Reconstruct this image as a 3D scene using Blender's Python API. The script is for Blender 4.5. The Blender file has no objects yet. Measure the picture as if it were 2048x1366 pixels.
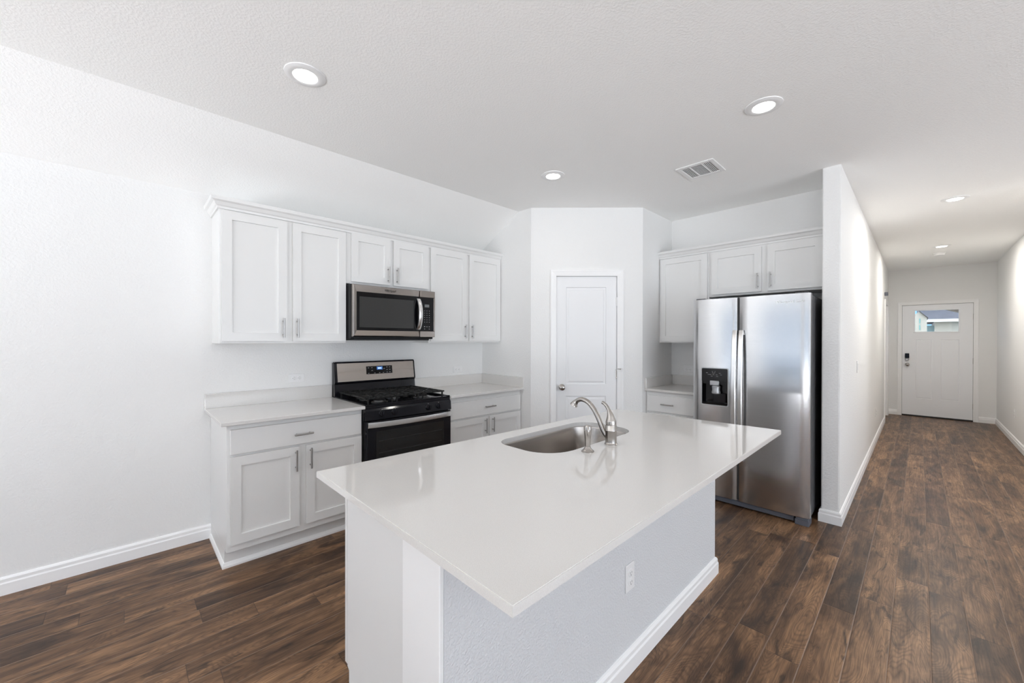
import bpy, bmesh, math, random
from mathutils import Vector, Matrix
random.seed(7)
PI = math.pi
sc = bpy.context.scene
COL = sc.collection

# ------------------------------------------------------------------ camera, world, lights, exposure
cam_d = bpy.data.cameras.new('camera'); cam = bpy.data.objects.new('camera', cam_d); COL.objects.link(cam)
yaw, pitch, roll, FPX = -0.7721, -0.0040, 0.0018, 793.2
cam_d.sensor_width = 36.0; cam_d.lens = 36.0 * FPX / 2048.0; cam_d.clip_start = 0.02; cam_d.clip_end = 300
fw = Vector((-math.sin(yaw)*math.cos(pitch), math.cos(yaw)*math.cos(pitch), math.sin(pitch)))
rt = Vector((math.cos(yaw), math.sin(yaw), 0)); up = rt.cross(fw)
r2 = rt*math.cos(roll) + up*math.sin(roll); u2 = up*math.cos(roll) - rt*math.sin(roll)
M = Matrix((r2, u2, -fw)).transposed().to_4x4(); M.translation = Vector((0, -3.4998, 1.4018))
cam.matrix_world = M
sc.camera = cam

world = bpy.data.worlds.new('sky'); sc.world = world; world.use_nodes = True
wt = world.node_tree; bg = wt.nodes['Background']
# sky: bright hazy white towards the sun side (-X), clear blue on the opposite side
wg = wt.nodes.new('ShaderNodeTexCoord'); ws = wt.nodes.new('ShaderNodeSeparateXYZ'); wr = wt.nodes.new('ShaderNodeValToRGB')
wt.links.new(wg.outputs['Generated'], ws.inputs[0])
wm = wt.nodes.new('ShaderNodeMapRange'); wm.inputs[1].default_value = -1; wm.inputs[2].default_value = 1
wt.links.new(ws.outputs[0], wm.inputs[0]); wt.links.new(wm.outputs[0], wr.inputs[0]); wt.links.new(wr.outputs[0], bg.inputs[0])
wr.color_ramp.elements[0].position = .45; wr.color_ramp.elements[0].color = (.82, .90, 1.0, 1)
wr.color_ramp.elements[1].position = .85; wr.color_ramp.elements[1].color = (.07, .16, .30, 1)
bg.inputs[1].default_value = 4.4

def area(name, loc, rot, sx, sy, power, col, spread=PI):
    d = bpy.data.lights.new(name, 'AREA'); d.shape = 'RECTANGLE'; d.size = sx; d.size_y = sy
    d.energy = power; d.color = col; d.spread = spread
    o = bpy.data.objects.new(name, d); COL.objects.link(o); o.location = loc; o.rotation_euler = rot
    return o
DAY = (0.975, 0.985, 1.0)
LAMP = 1.3
HALL = 15
# daylight (sky, plus lamps added at ground level) entering by the windows of the living room
# unseen lamps added outside the windows to throw light up onto the ceiling
area('ceiling_fill_left', (-6.1, -3.9, .02), (PI, 0, 0), 3.2, 7.6, 1020, DAY)
area('ceiling_fill_rear', (.9, -9.9, .02), (PI, 0, 0), 6.0, 3.2, 430, DAY)
def portal(loc, rot, sx, sy):
    o = area('window_sky_portal', loc, rot, sx, sy, 1, DAY); o.data.cycles.is_portal = True
portal((-4.34, -1.825, 1.235), (0, -PI/2, 0), 2.2, 2.95); portal((-4.34, -5.7, 1.235), (0, -PI/2, 0), 2.2, 2.6)
portal((.9, -8.04, 1.235), (PI/2, 0, 0), 5.0, 2.2)

sc.view_settings.view_transform = 'Standard'; sc.view_settings.look = 'None'
sc.view_settings.gamma = 1.0; sc.view_settings.use_curve_mapping = False
sc.view_settings.exposure = 0.32
sc.cycles.max_bounces = 14; sc.cycles.diffuse_bounces = 9; sc.cycles.glossy_bounces = 5
sc.cycles.transmission_bounces = 6; sc.cycles.transparent_max_bounces = 8
sc.cycles.sample_clamp_indirect = 6.0; sc.cycles.caustics_reflective = False; sc.cycles.caustics_refractive = False
sc.cycles.use_denoising = True

# ------------------------------------------------------------------ materials
def mat(name, col=(.8,.8,.8), rough=.5, metal=0.0, coat=0.0, spec=.5, emit=None, es=0.0, aniso=0.0, trans=0.0, ior=1.5):
    m = bpy.data.materials.new(name); m.use_nodes = True
    b = m.node_tree.nodes['Principled BSDF']
    b.inputs['Base Color'].default_value = (*col, 1); b.inputs['Roughness'].default_value = rough
    b.inputs['Metallic'].default_value = metal; b.inputs['Coat Weight'].default_value = coat
    b.inputs['Coat Roughness'].default_value = .06
    b.inputs['Specular IOR Level'].default_value = spec; b.inputs['Anisotropic'].default_value = aniso
    b.inputs['Transmission Weight'].default_value = trans; b.inputs['IOR'].default_value = ior
    if emit: b.inputs['Emission Color'].default_value = (*emit, 1); b.inputs['Emission Strength'].default_value = es
    return m
def nd(t, typ, **kw):
    n = t.nodes.new(typ)
    for k, v in kw.items():
        if k.startswith('i_'):
            key = k[2:]; key = int(key) if key.isdigit() else key.replace('_', ' ')
            if hasattr(v, 'is_linked') or isinstance(v, bpy.types.NodeSocket): t.links.new(v, n.inputs[key])
            else: n.inputs[key].default_value = v
        else: setattr(n, k, v)
    return n
def mth(t, op, a, b=None, c=None):
    n = t.nodes.new('ShaderNodeMath'); n.operation = op
    for i, v in enumerate((a, b, c)):
        if v is None: continue
        if isinstance(v, bpy.types.NodeSocket): t.links.new(v, n.inputs[i])
        else: n.inputs[i].default_value = v
    return n.outputs[0]
def mixc(t, fac, a, b, mode='MIX'):
    n = t.nodes.new('ShaderNodeMix'); n.data_type = 'RGBA'; n.blend_type = mode
    for i, v in ((0, fac), (6, a), (7, b)):
        if isinstance(v, bpy.types.NodeSocket): t.links.new(v, n.inputs[i])
        elif i == 0: n.inputs[0].default_value = v
        else: n.inputs[i].default_value = (*v, 1)
    return n.outputs[2]
def plaster(name, col, scale=75, dist=.0020, strength=.32, rough=.72):
    m = mat(name, col, rough, spec=.3); t = m.node_tree; b = t.nodes['Principled BSDF']
    tc = nd(t, 'ShaderNodeTexCoord')
    n1 = nd(t, 'ShaderNodeTexNoise', i_Vector=tc.outputs['Object'], i_Scale=float(scale), i_Detail=3.0, i_Roughness=.5)
    r = nd(t, 'ShaderNodeMapRange', i_0=n1.outputs[0], i_1=.42, i_2=.62)
    bp = nd(t, 'ShaderNodeBump', i_Height=r.outputs[0], i_Strength=strength, i_Distance=dist)
    t.links.new(bp.outputs[0], b.inputs['Normal'])
    return m
def brushed(name, col, rough, horiz, amp=.09, bump=.012):
    """brushed metal: fine streaks in roughness and bump along one axis"""
    m = mat(name, col, rough, 1.0, aniso=.45); t = m.node_tree; b = t.nodes['Principled BSDF']
    # very fine grain, fading out with amp
    tc = nd(t, 'ShaderNodeTexCoord'); mp = nd(t, 'ShaderNodeMapping', i_Vector=tc.outputs['Object'])
    mp.inputs['Scale'].default_value = (6, 6, 1500) if horiz else (1500, 1500, 6)
    n1 = nd(t, 'ShaderNodeTexNoise', i_Vector=mp.outputs[0], i_Scale=1.0, i_Detail=1.0)
    r = nd(t, 'ShaderNodeMapRange', i_0=n1.outputs[0], i_1=.3, i_2=.7, i_3=.94, i_4=1.04)
    t.links.new(mixc(t, 1.0, col, r.outputs[0], 'MULTIPLY'), b.inputs['Base Color'])
    return m

MW = plaster('wall_paint', (.82,.82,.813))
MC = plaster('ceiling_paint', (.925,.925,.915), 90, .0018, .32)
MTR = mat('trim_paint', (.88,.88,.88), .38)
MCAB = mat('cabinet_paint', (.77,.77,.762), .36)
MGAP = mat('shadow_gap', (.30,.30,.30), .8)
MISL = plaster('half_wall_paint', (.70,.71,.725), 120, .0022, .6)
MDOOR = mat('door_paint', (.83,.835,.845), .42)
MDOOR2 = mat('entry_door_paint', (.87,.88,.90), .42)
MPULL = mat('pull_nickel', (.42,.41,.40), .30, 1.0)
MNICK = brushed('faucet_nickel', (.44,.415,.39), .24, False, .04)
MSTEEL = brushed('fridge_stainless', (.60,.60,.605), .20, True, .025)
MSTEEL_D = brushed('appliance_stainless', (.33,.295,.268), .24, True, .05)
MSTEEL_L = brushed('handle_stainless', (.80,.79,.78), .25, True, .04)
MSINK = brushed('sink_stainless', (.40,.37,.345), .26, True, .06)
MBLK = mat('black_enamel', (.008,.008,.011), .10, spec=.28)
MBLKM = mat('black_plastic', (.012,.012,.013), .45, spec=.25)
MGRATE = mat('cast_iron', (.010,.010,.010), .5, spec=.3)
MGLASSB = mat('black_glass', (.004,.004,.005), .05, spec=.25)
MWIN_D = mat('oven_window_glass', (.016,.016,.016), .06, spec=.40)
MGAPSHADE = mat('gap_shade_grey', (.10,.10,.11), .45, .4)  # painted shade for the pantry door gap
MFSIDE = mat('fridge_side', (.09,.09,.095), .5, .2)
MSLATE = mat('grille_grey', (.13,.14,.17), .5, .3)
MBURN = mat('burner_aluminium', (.16,.16,.16), .4, 1.0)
MLCD = mat('range_display', (.01,.02,.06), .2, emit=(.12,.35,1.0), es=.35)
MPRINT = mat('panel_print', (.30,.30,.30), .5)
MLCDG = mat('microwave_display', (.16,.17,.17), .2)
MWHITEP = mat('white_plastic', (.84,.84,.84), .32)
MSLOT = mat('slot_grey', (.20,.20,.20), .6)
MSILVERP = mat('silver_plastic', (.46,.47,.48), .3, .5)
MLIGHT = mat('lamp_lens', (1,1,1), .4, emit=(1.0,.985,.95), es=9.0)
MVENT = mat('vent_dark', (.03,.03,.03), .8)
MLOGO_D = mat('logo_dark', (.05,.045,.04), .4)
MLOGO_W = mat('logo_white', (.85,.85,.85), .4)
MRUBGAP = mat('rubber_and_gap_shade', (.02,.02,.02), .6)  # threshold rubber, also the painted shade in door gaps
MALU = mat('threshold_metal', (.35,.34,.33), .4, .8)

# quartz
MQ = mat('white_quartz', (.80,.79,.772), .05, coat=.0, spec=.5)
t = MQ.node_tree; b = t.nodes['Principled BSDF']; tc = nd(t, 'ShaderNodeTexCoord')
n1 = nd(t, 'ShaderNodeTexNoise', i_Vector=tc.outputs['Object'], i_Scale=420.0, i_Detail=1.0)
r1 = nd(t, 'ShaderNodeMapRange', i_0=n1.outputs[0], i_1=.35, i_2=.65)
t.links.new(mixc(t, r1.outputs[0], (.68,.665,.645), (.72,.705,.685)), b.inputs['Base Color'])

# wood plank floor: planks run along X
MF = mat('wood_floor', (.2,.12,.07), .4, spec=.32); t = MF.node_tree; b = t.nodes['Principled BSDF']
PW, PL = 0.132, 1.22
g = nd(t, 'ShaderNodeTexCoord').outputs['Object']; sp = nd(t, 'ShaderNodeSeparateXYZ', i_0=g)
X, Y = sp.outputs[0], sp.outputs[1]
ry = mth(t, 'DIVIDE', mth(t, 'ADD', Y, .109), PW); row = mth(t, 'FLOOR', ry); fy = mth(t, 'FRACT', ry)
wr = nd(t, 'ShaderNodeTexWhiteNoise', noise_dimensions='1D', i_W=row)
rx = mth(t, 'ADD', mth(t, 'DIVIDE', X, PL), mth(t, 'MULTIPLY', wr.outputs[0], 7.3)); cx_ = mth(t, 'FLOOR', rx); fx = mth(t, 'FRACT', rx)
cid = nd(t, 'ShaderNodeCombineXYZ', i_0=row, i_1=cx_)
wn = nd(t, 'ShaderNodeTexWhiteNoise', noise_dimensions='2D', i_0=cid.outputs[0])
sc3 = nd(t, 'ShaderNodeSeparateXYZ', i_0=wn.outputs['Color'])
ra, rb, rc = sc3.outputs[0], sc3.outputs[1], sc3.outputs[2]
gx = mth(t, 'ADD', X, mth(t, 'MULTIPLY', ra, 37.0)); gy = mth(t, 'ADD', Y, mth(t, 'MULTIPLY', rb, 23.0))
def gvec(sx, sy):
    return nd(t, 'ShaderNodeCombineXYZ', i_0=mth(t, 'MULTIPLY', gx, sx), i_1=mth(t, 'MULTIPLY', gy, sy), i_2=mth(t, 'MULTIPLY', rc, 9.0)).outputs[0]
# broad patches
nb = nd(t, 'ShaderNodeTexNoise', i_Vector=gvec(2.6, 9.0), i_Scale=1.0, i_Detail=4.0, i_Roughness=.6, i_Distortion=.8).outputs[0]
# cathedral rings: contour lines of a smooth stretched field
nr = nd(t, 'ShaderNodeTexNoise', i_Vector=gvec(1.5, 7.5), i_Scale=1.0, i_Detail=1.5, i_Roughness=.4, i_Distortion=.35).outputs[0]
ring = mth(t, 'FRACT', mth(t, 'MULTIPLY', nr, 46.0)); ring = mth(t, 'ABSOLUTE', mth(t, 'SUBTRACT', ring, .5)); ring = mth(t, 'MULTIPLY', ring, 2.0)
# fine fibre
nf = nd(t, 'ShaderNodeTexNoise', i_Vector=gvec(7.0, 150.0), i_Scale=1.0, i_Detail=3.0, i_Roughness=.6).outputs[0]
# streaks
ns = nd(t, 'ShaderNodeTexNoise', i_Vector=gvec(1.4, 26.0), i_Scale=1.0, i_Detail=3.0, i_Roughness=.6, i_Distortion=.4).outputs[0]
# knots and dark checks
nk = nd(t, 'ShaderNodeTexNoise', i_Vector=gvec(4.0, 16.0), i_Scale=1.0, i_Detail=4.0, i_Roughness=.62, i_Distortion=1.3).outputs[0]
kn = nd(t, 'ShaderNodeMapRange', i_0=nk, i_1=.555, i_2=.68).outputs[0]
# base ramp from broad + streak + per-plank
v = mth(t, 'ADD', mth(t, 'MULTIPLY', nb, .95), mth(t, 'MULTIPLY', ns, .45))
v = mth(t, 'ADD', v, mth(t, 'MULTIPLY', mth(t, 'SUBTRACT', rc, .5), .20))
v = mth(t, 'SUBTRACT', v, .21)
rp = t.nodes.new('ShaderNodeValToRGB'); t.links.new(v, rp.inputs[0])
cr = rp.color_ramp; cr.elements[0].position = .22; cr.elements[0].color = (.040,.025,.018,1)
cr.elements[1].position = .82; cr.elements[1].color = (.52,.295,.15,1)
for p_, c_ in ((.36, (.10,.054,.031)), (.50, (.20,.108,.056)), (.64, (.34,.19,.10))):
    e = cr.elements.new(p_); e.color = (*c_, 1)
c = mixc(t, mth(t, 'MULTIPLY', mth(t, 'POWER', ring, 2.0), .42), rp.outputs[0], (.035,.020,.013))
c = mixc(t, mth(t, 'MULTIPLY', nd(t, 'ShaderNodeMapRange', i_0=nf, i_1=.35, i_2=.72).outputs[0], .58), c, (.030,.018,.012))
c = mixc(t, mth(t, 'MULTIPLY', kn, .75), c, (.020,.013,.010))
# joints
ey = mth(t, 'MULTIPLY', mth(t, 'MINIMUM', fy, mth(t, 'SUBTRACT', 1.0, fy)), PW)
ex = mth(t, 'MULTIPLY', mth(t, 'MINIMUM', fx, mth(t, 'SUBTRACT', 1.0, fx)), PL)
ed = mth(t, 'MINIMUM', ey, ex)
seam = nd(t, 'ShaderNodeMapRange', i_0=ed, i_1=.0008, i_2=.0022, i_3=1.0, i_4=0.0).outputs[0]
seamy = nd(t, 'ShaderNodeMapRange', i_0=ey, i_1=.0010, i_2=.0022, i_3=1.0, i_4=0.0).outputs[0]
c = mixc(t, mth(t, 'MULTIPLY', seam, .6), c, (.035,.022,.016))
c = mixc(t, mth(t, 'MULTIPLY', seamy, .45), c, (.36,.25,.18))  # bevel glint painted as a lighter line along the long seams
t.links.new(c, b.inputs['Base Color'])
rgh = mth(t, 'ADD', .30, mth(t, 'MULTIPLY', nf, .16)); t.links.new(rgh, b.inputs['Roughness'])
bev = nd(t, 'ShaderNodeMapRange', i_0=ed, i_1=.0, i_2=.004).outputs[0]
h = mth(t, 'ADD', mth(t, 'MULTIPLY', bev, 1.0), mth(t, 'MULTIPLY', nf, .12))
bp = nd(t, 'ShaderNodeBump', i_Height=h, i_Strength=.5, i_Distance=.0015); t.links.new(bp.outputs[0], b.inputs['Normal'])

# window glass: clear pane that lets light through
MGL = bpy.data.materials.new('clear_glass'); MGL.use_nodes = True; t = MGL.node_tree
for n in list(t.nodes): t.nodes.remove(n)
o_ = nd(t, 'ShaderNodeOutputMaterial'); tr = nd(t, 'ShaderNodeBsdfTransparent'); gl = nd(t, 'ShaderNodeBsdfGlossy', i_Roughness=.02)
mx = nd(t, 'ShaderNodeMixShader'); mx.inputs[0].default_value = .06
t.links.new(tr.outputs[0], mx.inputs[1]); t.links.new(gl.outputs[0], mx.inputs[2]); t.links.new(mx.outputs[0], o_.inputs[0])

# exterior
def shingle():
    m = mat('shingles', (.30,.31,.36), .8); t = m.node_tree; b = t.nodes['Principled BSDF']
    tc = nd(t, 'ShaderNodeTexCoord'); mp = nd(t, 'ShaderNodeMapping', i_Vector=tc.outputs['Object']); mp.inputs['Scale'].default_value = (3, 3, 10)
    n1 = nd(t, 'ShaderNodeTexNoise', i_Vector=mp.outputs[0], i_Scale=1.2, i_Detail=4.0)
    t.links.new(mixc(t, n1.outputs[0], (.015,.017,.024), (.07,.074,.09)), b.inputs['Base Color']); return m
MSH = shingle(); MEXT = mat('exterior_cream', (.26,.25,.22), .8); MFAS = mat('fascia_white', (.42,.44,.44), .6)
MEXT2 = mat('exterior_aqua', (.12,.20,.22), .8); MSOF = mat('porch_brown', (.10,.075,.055), .8)
MBRK = mat('brick_red', (.22,.10,.08), .9); MGRASS = mat('ground_tan', (.35,.36,.28), .95); MTEAL = mat('teal_window', (.06,.22,.22), .4)

# ------------------------------------------------------------------ geometry helpers
def obj(name, bm, m, parent=None, smooth=False, loc=None, rot=None):
    me = bpy.data.meshes.new(name); bmesh.ops.recalc_face_normals(bm, faces=bm.faces[:]); bm.to_mesh(me); bm.free()
    me.materials.append(m)
    if smooth:
        for p in me.polygons: p.use_smooth = True
        try: me.set_sharp_from_angle(angle=math.radians(38))
        except Exception: pass
    o = bpy.data.objects.new(name, me); COL.objects.link(o)
    if parent: o.parent = parent
    if loc: o.location = loc
    if rot is not None: o.rotation_euler = (0, 0, rot)
    return o
def tag(o, label, cat, group=None):
    o['label'] = label; o['category'] = cat
    if group: o['group'] = group
    return o
def thing(name, label, cat, loc=(0,0,0), rotz=0, group=None):
    o = bpy.data.objects.new(name, None); COL.objects.link(o); o.location = loc; o.rotation_euler = (0,0,rotz)
    o.empty_display_size = .05
    return tag(o, label, cat, group)
def struct(name, bm, m, parent=None, **k):
    o = obj(name, bm, m, parent, **k)
    if not parent: o['kind'] = 'structure'
    return o
def box(bm, x0, x1, y0, y1, z0, z1, bev=0.0, seg=1):
    x0, x1 = min(x0,x1), max(x0,x1); y0, y1 = min(y0,y1), max(y0,y1); z0, z1 = min(z0,z1), max(z0,z1)
    b2 = bmesh.new()
    vs = [b2.verts.new(p) for p in ((x0,y0,z0),(x1,y0,z0),(x1,y1,z0),(x0,y1,z0),(x0,y0,z1),(x1,y0,z1),(x1,y1,z1),(x0,y1,z1))]
    for f in ((0,3,2,1),(4,5,6,7),(0,1,5,4),(1,2,6,5),(2,3,7,6),(3,0,4,7)): b2.faces.new([vs[i] for i in f])
    if bev > 0: bmesh.ops.bevel(b2, geom=b2.edges[:], offset=bev, segments=seg, affect='EDGES', profile=.5)
    merge(bm, b2); return bm
def merge(bm, b2, mtx=None):
    if mtx is not None: b2.transform(mtx)
    me = bpy.data.meshes.new('tmp'); b2.to_mesh(me); b2.free(); bm.from_mesh(me); bpy.data.meshes.remove(me)
def B(*a, **k):
    bm = bmesh.new(); box(bm, *a, **k); return bm
def lathe(bm, prof, seg=32, mtx=None, capb=True, capt=True):
    b2 = bmesh.new(); rings = []
    for r, z in prof:
        rings.append([b2.verts.new((r*math.cos(2*PI*i/seg), r*math.sin(2*PI*i/seg), z)) for i in range(seg)])
    for a, c in zip(rings, rings[1:]):
        for i in range(seg): b2.faces.new((a[i], a[(i+1)%seg], c[(i+1)%seg], c[i]))
    if capb: b2.faces.new(rings[0][::-1])
    if capt: b2.faces.new(rings[-1])
    merge(bm, b2, mtx); return bm
def tube(bm, pts, rad, seg=12, flat=1.0, upv=Vector((0,0,1)), caps=True):
    """tube along pts; rad number or list; flat squashes it along its binormal"""
    pts = [Vector(p) for p in pts]; n = len(pts); rad = rad if isinstance(rad, (list, tuple)) else [rad]*n
    b2 = bmesh.new(); rings = []; prev = None
    for i, p in enumerate(pts):
        d = (pts[min(i+1, n-1)] - pts[max(i-1, 0)]).normalized()
        if prev is None:
            a = upv if abs(d.dot(upv)) < .9 else Vector((1,0,0))
            s = d.cross(a).normalized()
        else: s = (prev - d*prev.dot(d)).normalized()
        prev = s; q = d.cross(s)
        rings.append([b2.verts.new(p + (s*math.cos(2*PI*k/seg) + q*math.sin(2*PI*k/seg)*flat)*rad[i]) for k in range(seg)])
    for a, c in zip(rings, rings[1:]):
        for k in range(seg): b2.faces.new((a[k], a[(k+1)%seg], c[(k+1)%seg], c[k]))
    if caps: b2.faces.new(rings[0][::-1]); b2.faces.new(rings[-1])
    merge(bm, b2); return bm
def prism(bm, poly, axis, a0, a1):
    """extrude a 2D polygon along an axis: 'x' poly=(y,z), 'y' poly=(x,z), 'z' poly=(x,y)"""
    def P(u, v, w): return {'x': (w,u,v), 'y': (u,w,v), 'z': (u,v,w)}[axis]
    b2 = bmesh.new(); A = [b2.verts.new(P(u,v,a0)) for u, v in poly]; C = [b2.verts.new(P(u,v,a1)) for u, v in poly]
    b2.faces.new(A[::-1]); b2.faces.new(C)
    for i in range(len(poly)): b2.faces.new((A[i], A[(i+1)%len(poly)], C[(i+1)%len(poly)], C[i]))
    merge(bm, b2); return bm
def loft(bm, path, prof, closed=False):
    """sweep prof (out, z) along an XY path with mitred corners; 'out' is to the right of the direction"""
    n = len(path); b2 = bmesh.new(); rings = []
    for i, p in enumerate(path):
        p = Vector(p); d0 = (p - Vector(path[i-1])).normalized() if i > 0 else None
        d1 = (Vector(path[i+1]) - p).normalized() if i < n-1 else None
        d0 = d0 or d1; d1 = d1 or d0
        n0 = Vector((d0.y, -d0.x)); n1 = Vector((d1.y, -d1.x)); m = (n0+n1).normalized(); k = 1/max(.2, m.dot(n0))
        rings.append([b2.verts.new((p.x+m.x*o*k, p.y+m.y*o*k, z)) for o, z in prof])
    for a, c in zip(rings, rings[1:]):
        for k in range(len(prof)): b2.faces.new((a[k], a[(k+1)%len(prof)], c[(k+1)%len(prof)], c[k]))
    b2.faces.new(rings[0]); b2.faces.new(rings[-1][::-1])
    merge(bm, b2); return bm
def rrect(x0, x1, y0, y1, rs, seg=8):
    """rounded rectangle loop, radii for corners (x0y0, x1y0, x1y1, x0y1)"""
    out = []
    for (cx, cy, r, a0) in ((x0, y0, rs[0], PI), (x1, y0, rs[1], 1.5*PI), (x1, y1, rs[2], 0), (x0, y1, rs[3], .5*PI)):
        ox = cx + (r if cx == x0 else -r); oy = cy + (r if cy == y0 else -r)
        for k in range(seg+1):
            a = a0 + .5*PI*k/seg; out.append((ox + r*math.cos(a), oy + r*math.sin(a)))
    return out
def slab_hole(outer, holes, z0, z1):
    bm = bmesh.new(); top = []
    for loop in [outer] + holes:
        vs = [bm.verts.new((x, y, z1)) for x, y in loop]
        es = [bm.edges.new((vs[i], vs[(i+1)%len(vs)])) for i in range(len(vs))]; top.append((vs, es))
    alle = [e for _, es in top for e in es]
    bmesh.ops.triangle_fill(bm, edges=alle, use_beauty=True)
    faces = bm.faces[:]
    ret = bmesh.ops.extrude_face_region(bm, geom=faces)
    bmesh.ops.translate(bm, verts=[v for v in ret['geom'] if isinstance(v, bmesh.types.BMVert)], vec=(0,0,z0-z1))
    return bm
def text_mesh(name, s, size, m, parent, loc, rotx=PI/2, rotz=0, depth=.0006, shear=0.0):
    cu = bpy.data.curves.new(name, 'FONT'); cu.body = s; cu.size = size; cu.extrude = depth; cu.align_x = 'CENTER'; cu.align_y = 'CENTER'; cu.shear = shear
    tmp = bpy.data.objects.new('tmp', cu); COL.objects.link(tmp)
    bpy.context.view_layer.update()
    me = bpy.data.meshes.new_from_object(tmp.evaluated_get(bpy.context.evaluated_depsgraph_get()))
    bpy.data.objects.remove(tmp); me.name = name
    me.transform(Matrix.Translation(loc) @ Matrix.Rotation(rotz, 4, 'Z') @ Matrix.Rotation(rotx, 4, 'X'))
    me.materials.clear(); me.materials.append(m)
    o = bpy.data.objects.new(name, me); COL.objects.link(o); o.parent = parent; return o

# ------------------------------------------------------------------ room shell
ZC = 2.734; ZW = 2.423; YS = -.590
XP = 2.93; PA = .7635; PB = .794; XD1 = XP+PB; YP2 = -(PA+PB)
XF = 4.392; XW = 3.8705; YW0 = -2.9714; YW1 = -3.082; XE = 10.479; YR = -4.410
XL = -4.2; YB = -7.9; XRR = 5.3
WT = .12
struct('floor', B(XL-WT, XE+.16, YB-WT, WT, -.06, 0), MF)
bm = bmesh.new(); prism(bm, [(XL-WT, YB-WT), (XE+WT, YB-WT), (XE+WT, YS), (XL-WT, YS)], 'z', ZC, ZC+.08)
struct('ceiling', bm, MC)
bm = bmesh.new(); prism(bm, [(YS, ZC), (.0, ZW), (.12, ZW), (.12, ZW+.09), (YS, ZC+.08)], 'x', XL-WT, XP+.2)
struct('ceiling_slope', bm, MC)
struct('wall_back', B(XL-WT, XP+WT, 0, WT, 0, ZW+.02), MW)
bm = bmesh.new(); prism(bm, [(0, 0), (-PA, 0), (-PA, ZC), (YS, ZC), (0, ZW)], 'x', XP, XP+.10)
struct('wall_pantry_left', bm, MW)
# diagonal pantry wall with door opening; local x along the wall, local -y towards the room
DL = PB*math.sqrt(2); DIAG = (XP, -PA, 0)
dx0, dx1 = .2567, .8678; DH = 2.045
bm = bmesh.new(); prism(bm, [(0, 0), (dx0-.012, 0), (dx0-.012, DH+.012), (dx1+.012, DH+.012), (dx1+.012, 0), (DL, 0), (DL, ZC), (0, ZC)], 'y', 0, .10)
struct('wall_pantry_diagonal', bm, MW, loc=DIAG, rot=-PI/4)
struct('wall_pantry_right', B(XD1, XF+.1, YP2, YP2+.10, 0, ZC), MW)
struct('wall_fridge', B(XF, XF+.10, YW0, YP2+.1, 0, ZC), MW)
# partition between fridge and hall, with the side door opening near the entry
HX0, HX1, HH = 9.34, 10.22, 2.06
bm = bmesh.new(); prism(bm, [(XW, 0), (HX0-.012, 0), (HX0-.012, HH), (HX1+.012, HH), (HX1+.012, 0), (XE, 0), (XE, ZC), (XW, ZC)], 'y', YW1, YW0)
bmesh.ops.bevel(bm, geom=[e for e in bm.edges if abs(e.verts[0].co.x-XW) < 1e-4 and abs(e.verts[1].co.x-XW) < 1e-4 and abs(e.verts[0].co.z-e.verts[1].co.z) > 1], offset=.006, segments=2, affect='EDGES')
struct('wall_partition', bm, MW)
EY0, EY1, EH = -3.272, -4.152, 2.062
bm = bmesh.new(); prism(bm, [(YR-.1, 0), (EY1-.012, 0), (EY1-.012, EH+.012), (EY0+.012, EH+.012), (EY0+.012, 0), (YW0+.0, 0), (YW0+.0, ZC), (YR-.1, ZC)], 'x', XE, XE+.14)
struct('wall_hall_end', bm, MW)
struct('wall_hall_right', B(XRR, XE, YR-.12, YR, 0, ZC), MW)
struct('wall_living_right', B(XRR, XRR+.12, YB, YR-.12, 0, ZC), MW)
# left wall with two window openings
def wall_with_holes(x0, x1, holes, fixed0, fixed1, axis):
    """holes: (a0,a1,z0,z1) sorted; vertical strips, one mesh"""
    bm = bmesh.new(); a = x0
    def bb(p, q, z0, z1):
        if axis == 'y': box(bm, fixed0, fixed1, p, q, z0, z1)
        else: box(bm, p, q, fixed0, fixed1, z0, z1)
    for (h0, h1, z0, z1) in holes:
        bb(a, h0, 0, ZC); bb(h0, h1, 0, z0); bb(h0, h1, z1, ZC); a = h1
    bb(a, x1, 0, ZC); return bm
LW = [(-7.0, -4.4, .12, 2.35), (-3.3, -.35, .12, 2.35)]
struct('wall_left', wall_with_holes(YB-WT, WT, LW, XL-WT, XL, 'y'), MW)
RW = [(-1.6, 3.4, .12, 2.35)]
struct('wall_rear', wall_with_holes(XL, XRR+.12, RW, YB-WT, YB, 'x'), MW)
# windows: frame with mullions and a pane
def window(name, axis, a0, a1, z0, z1, f, nm):
    fr = bmesh.new(); T = .055
    def bb(p, q, s, u, d=.03):
        if axis == 'y': box(fr, f-d, f+d, p, q, s, u, .004)
        else: box(fr, p, q, f-d, f+d, s, u, .004)
    bb(a0, a1, z0, z0+T); bb(a0, a1, z1-T, z1); bb(a0, a0+T, z0+T, z1-T); bb(a1-T, a1, z0+T, z1-T)
    for k in range(1, nm): m_ = a0+(a1-a0)*k/nm; bb(m_-.035, m_+.035, z0+T, z1-T)
    bb(a0+T, a1-T, (z0+z1)/2-.02, (z0+z1)/2+.02, .02)
    o = struct(name, fr, MTR)
    g = B(f-.004, f+.004, a0+T, a1-T, z0+T, z1-T) if axis == 'y' else B(a0+T, a1-T, f-.004, f+.004, z0+T, z1-T)
    obj('window_pane', g, MGL, o)
window('window_1', 'y', -3.3, -.35, .12, 2.35, XL-.06, 3)
window('window_2', 'y', -7.0, -4.4, .12, 2.35, XL-.06, 3)
window('window_3', 'x', -1.6, 3.4, .12, 2.35, YB-.06, 4)

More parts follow.
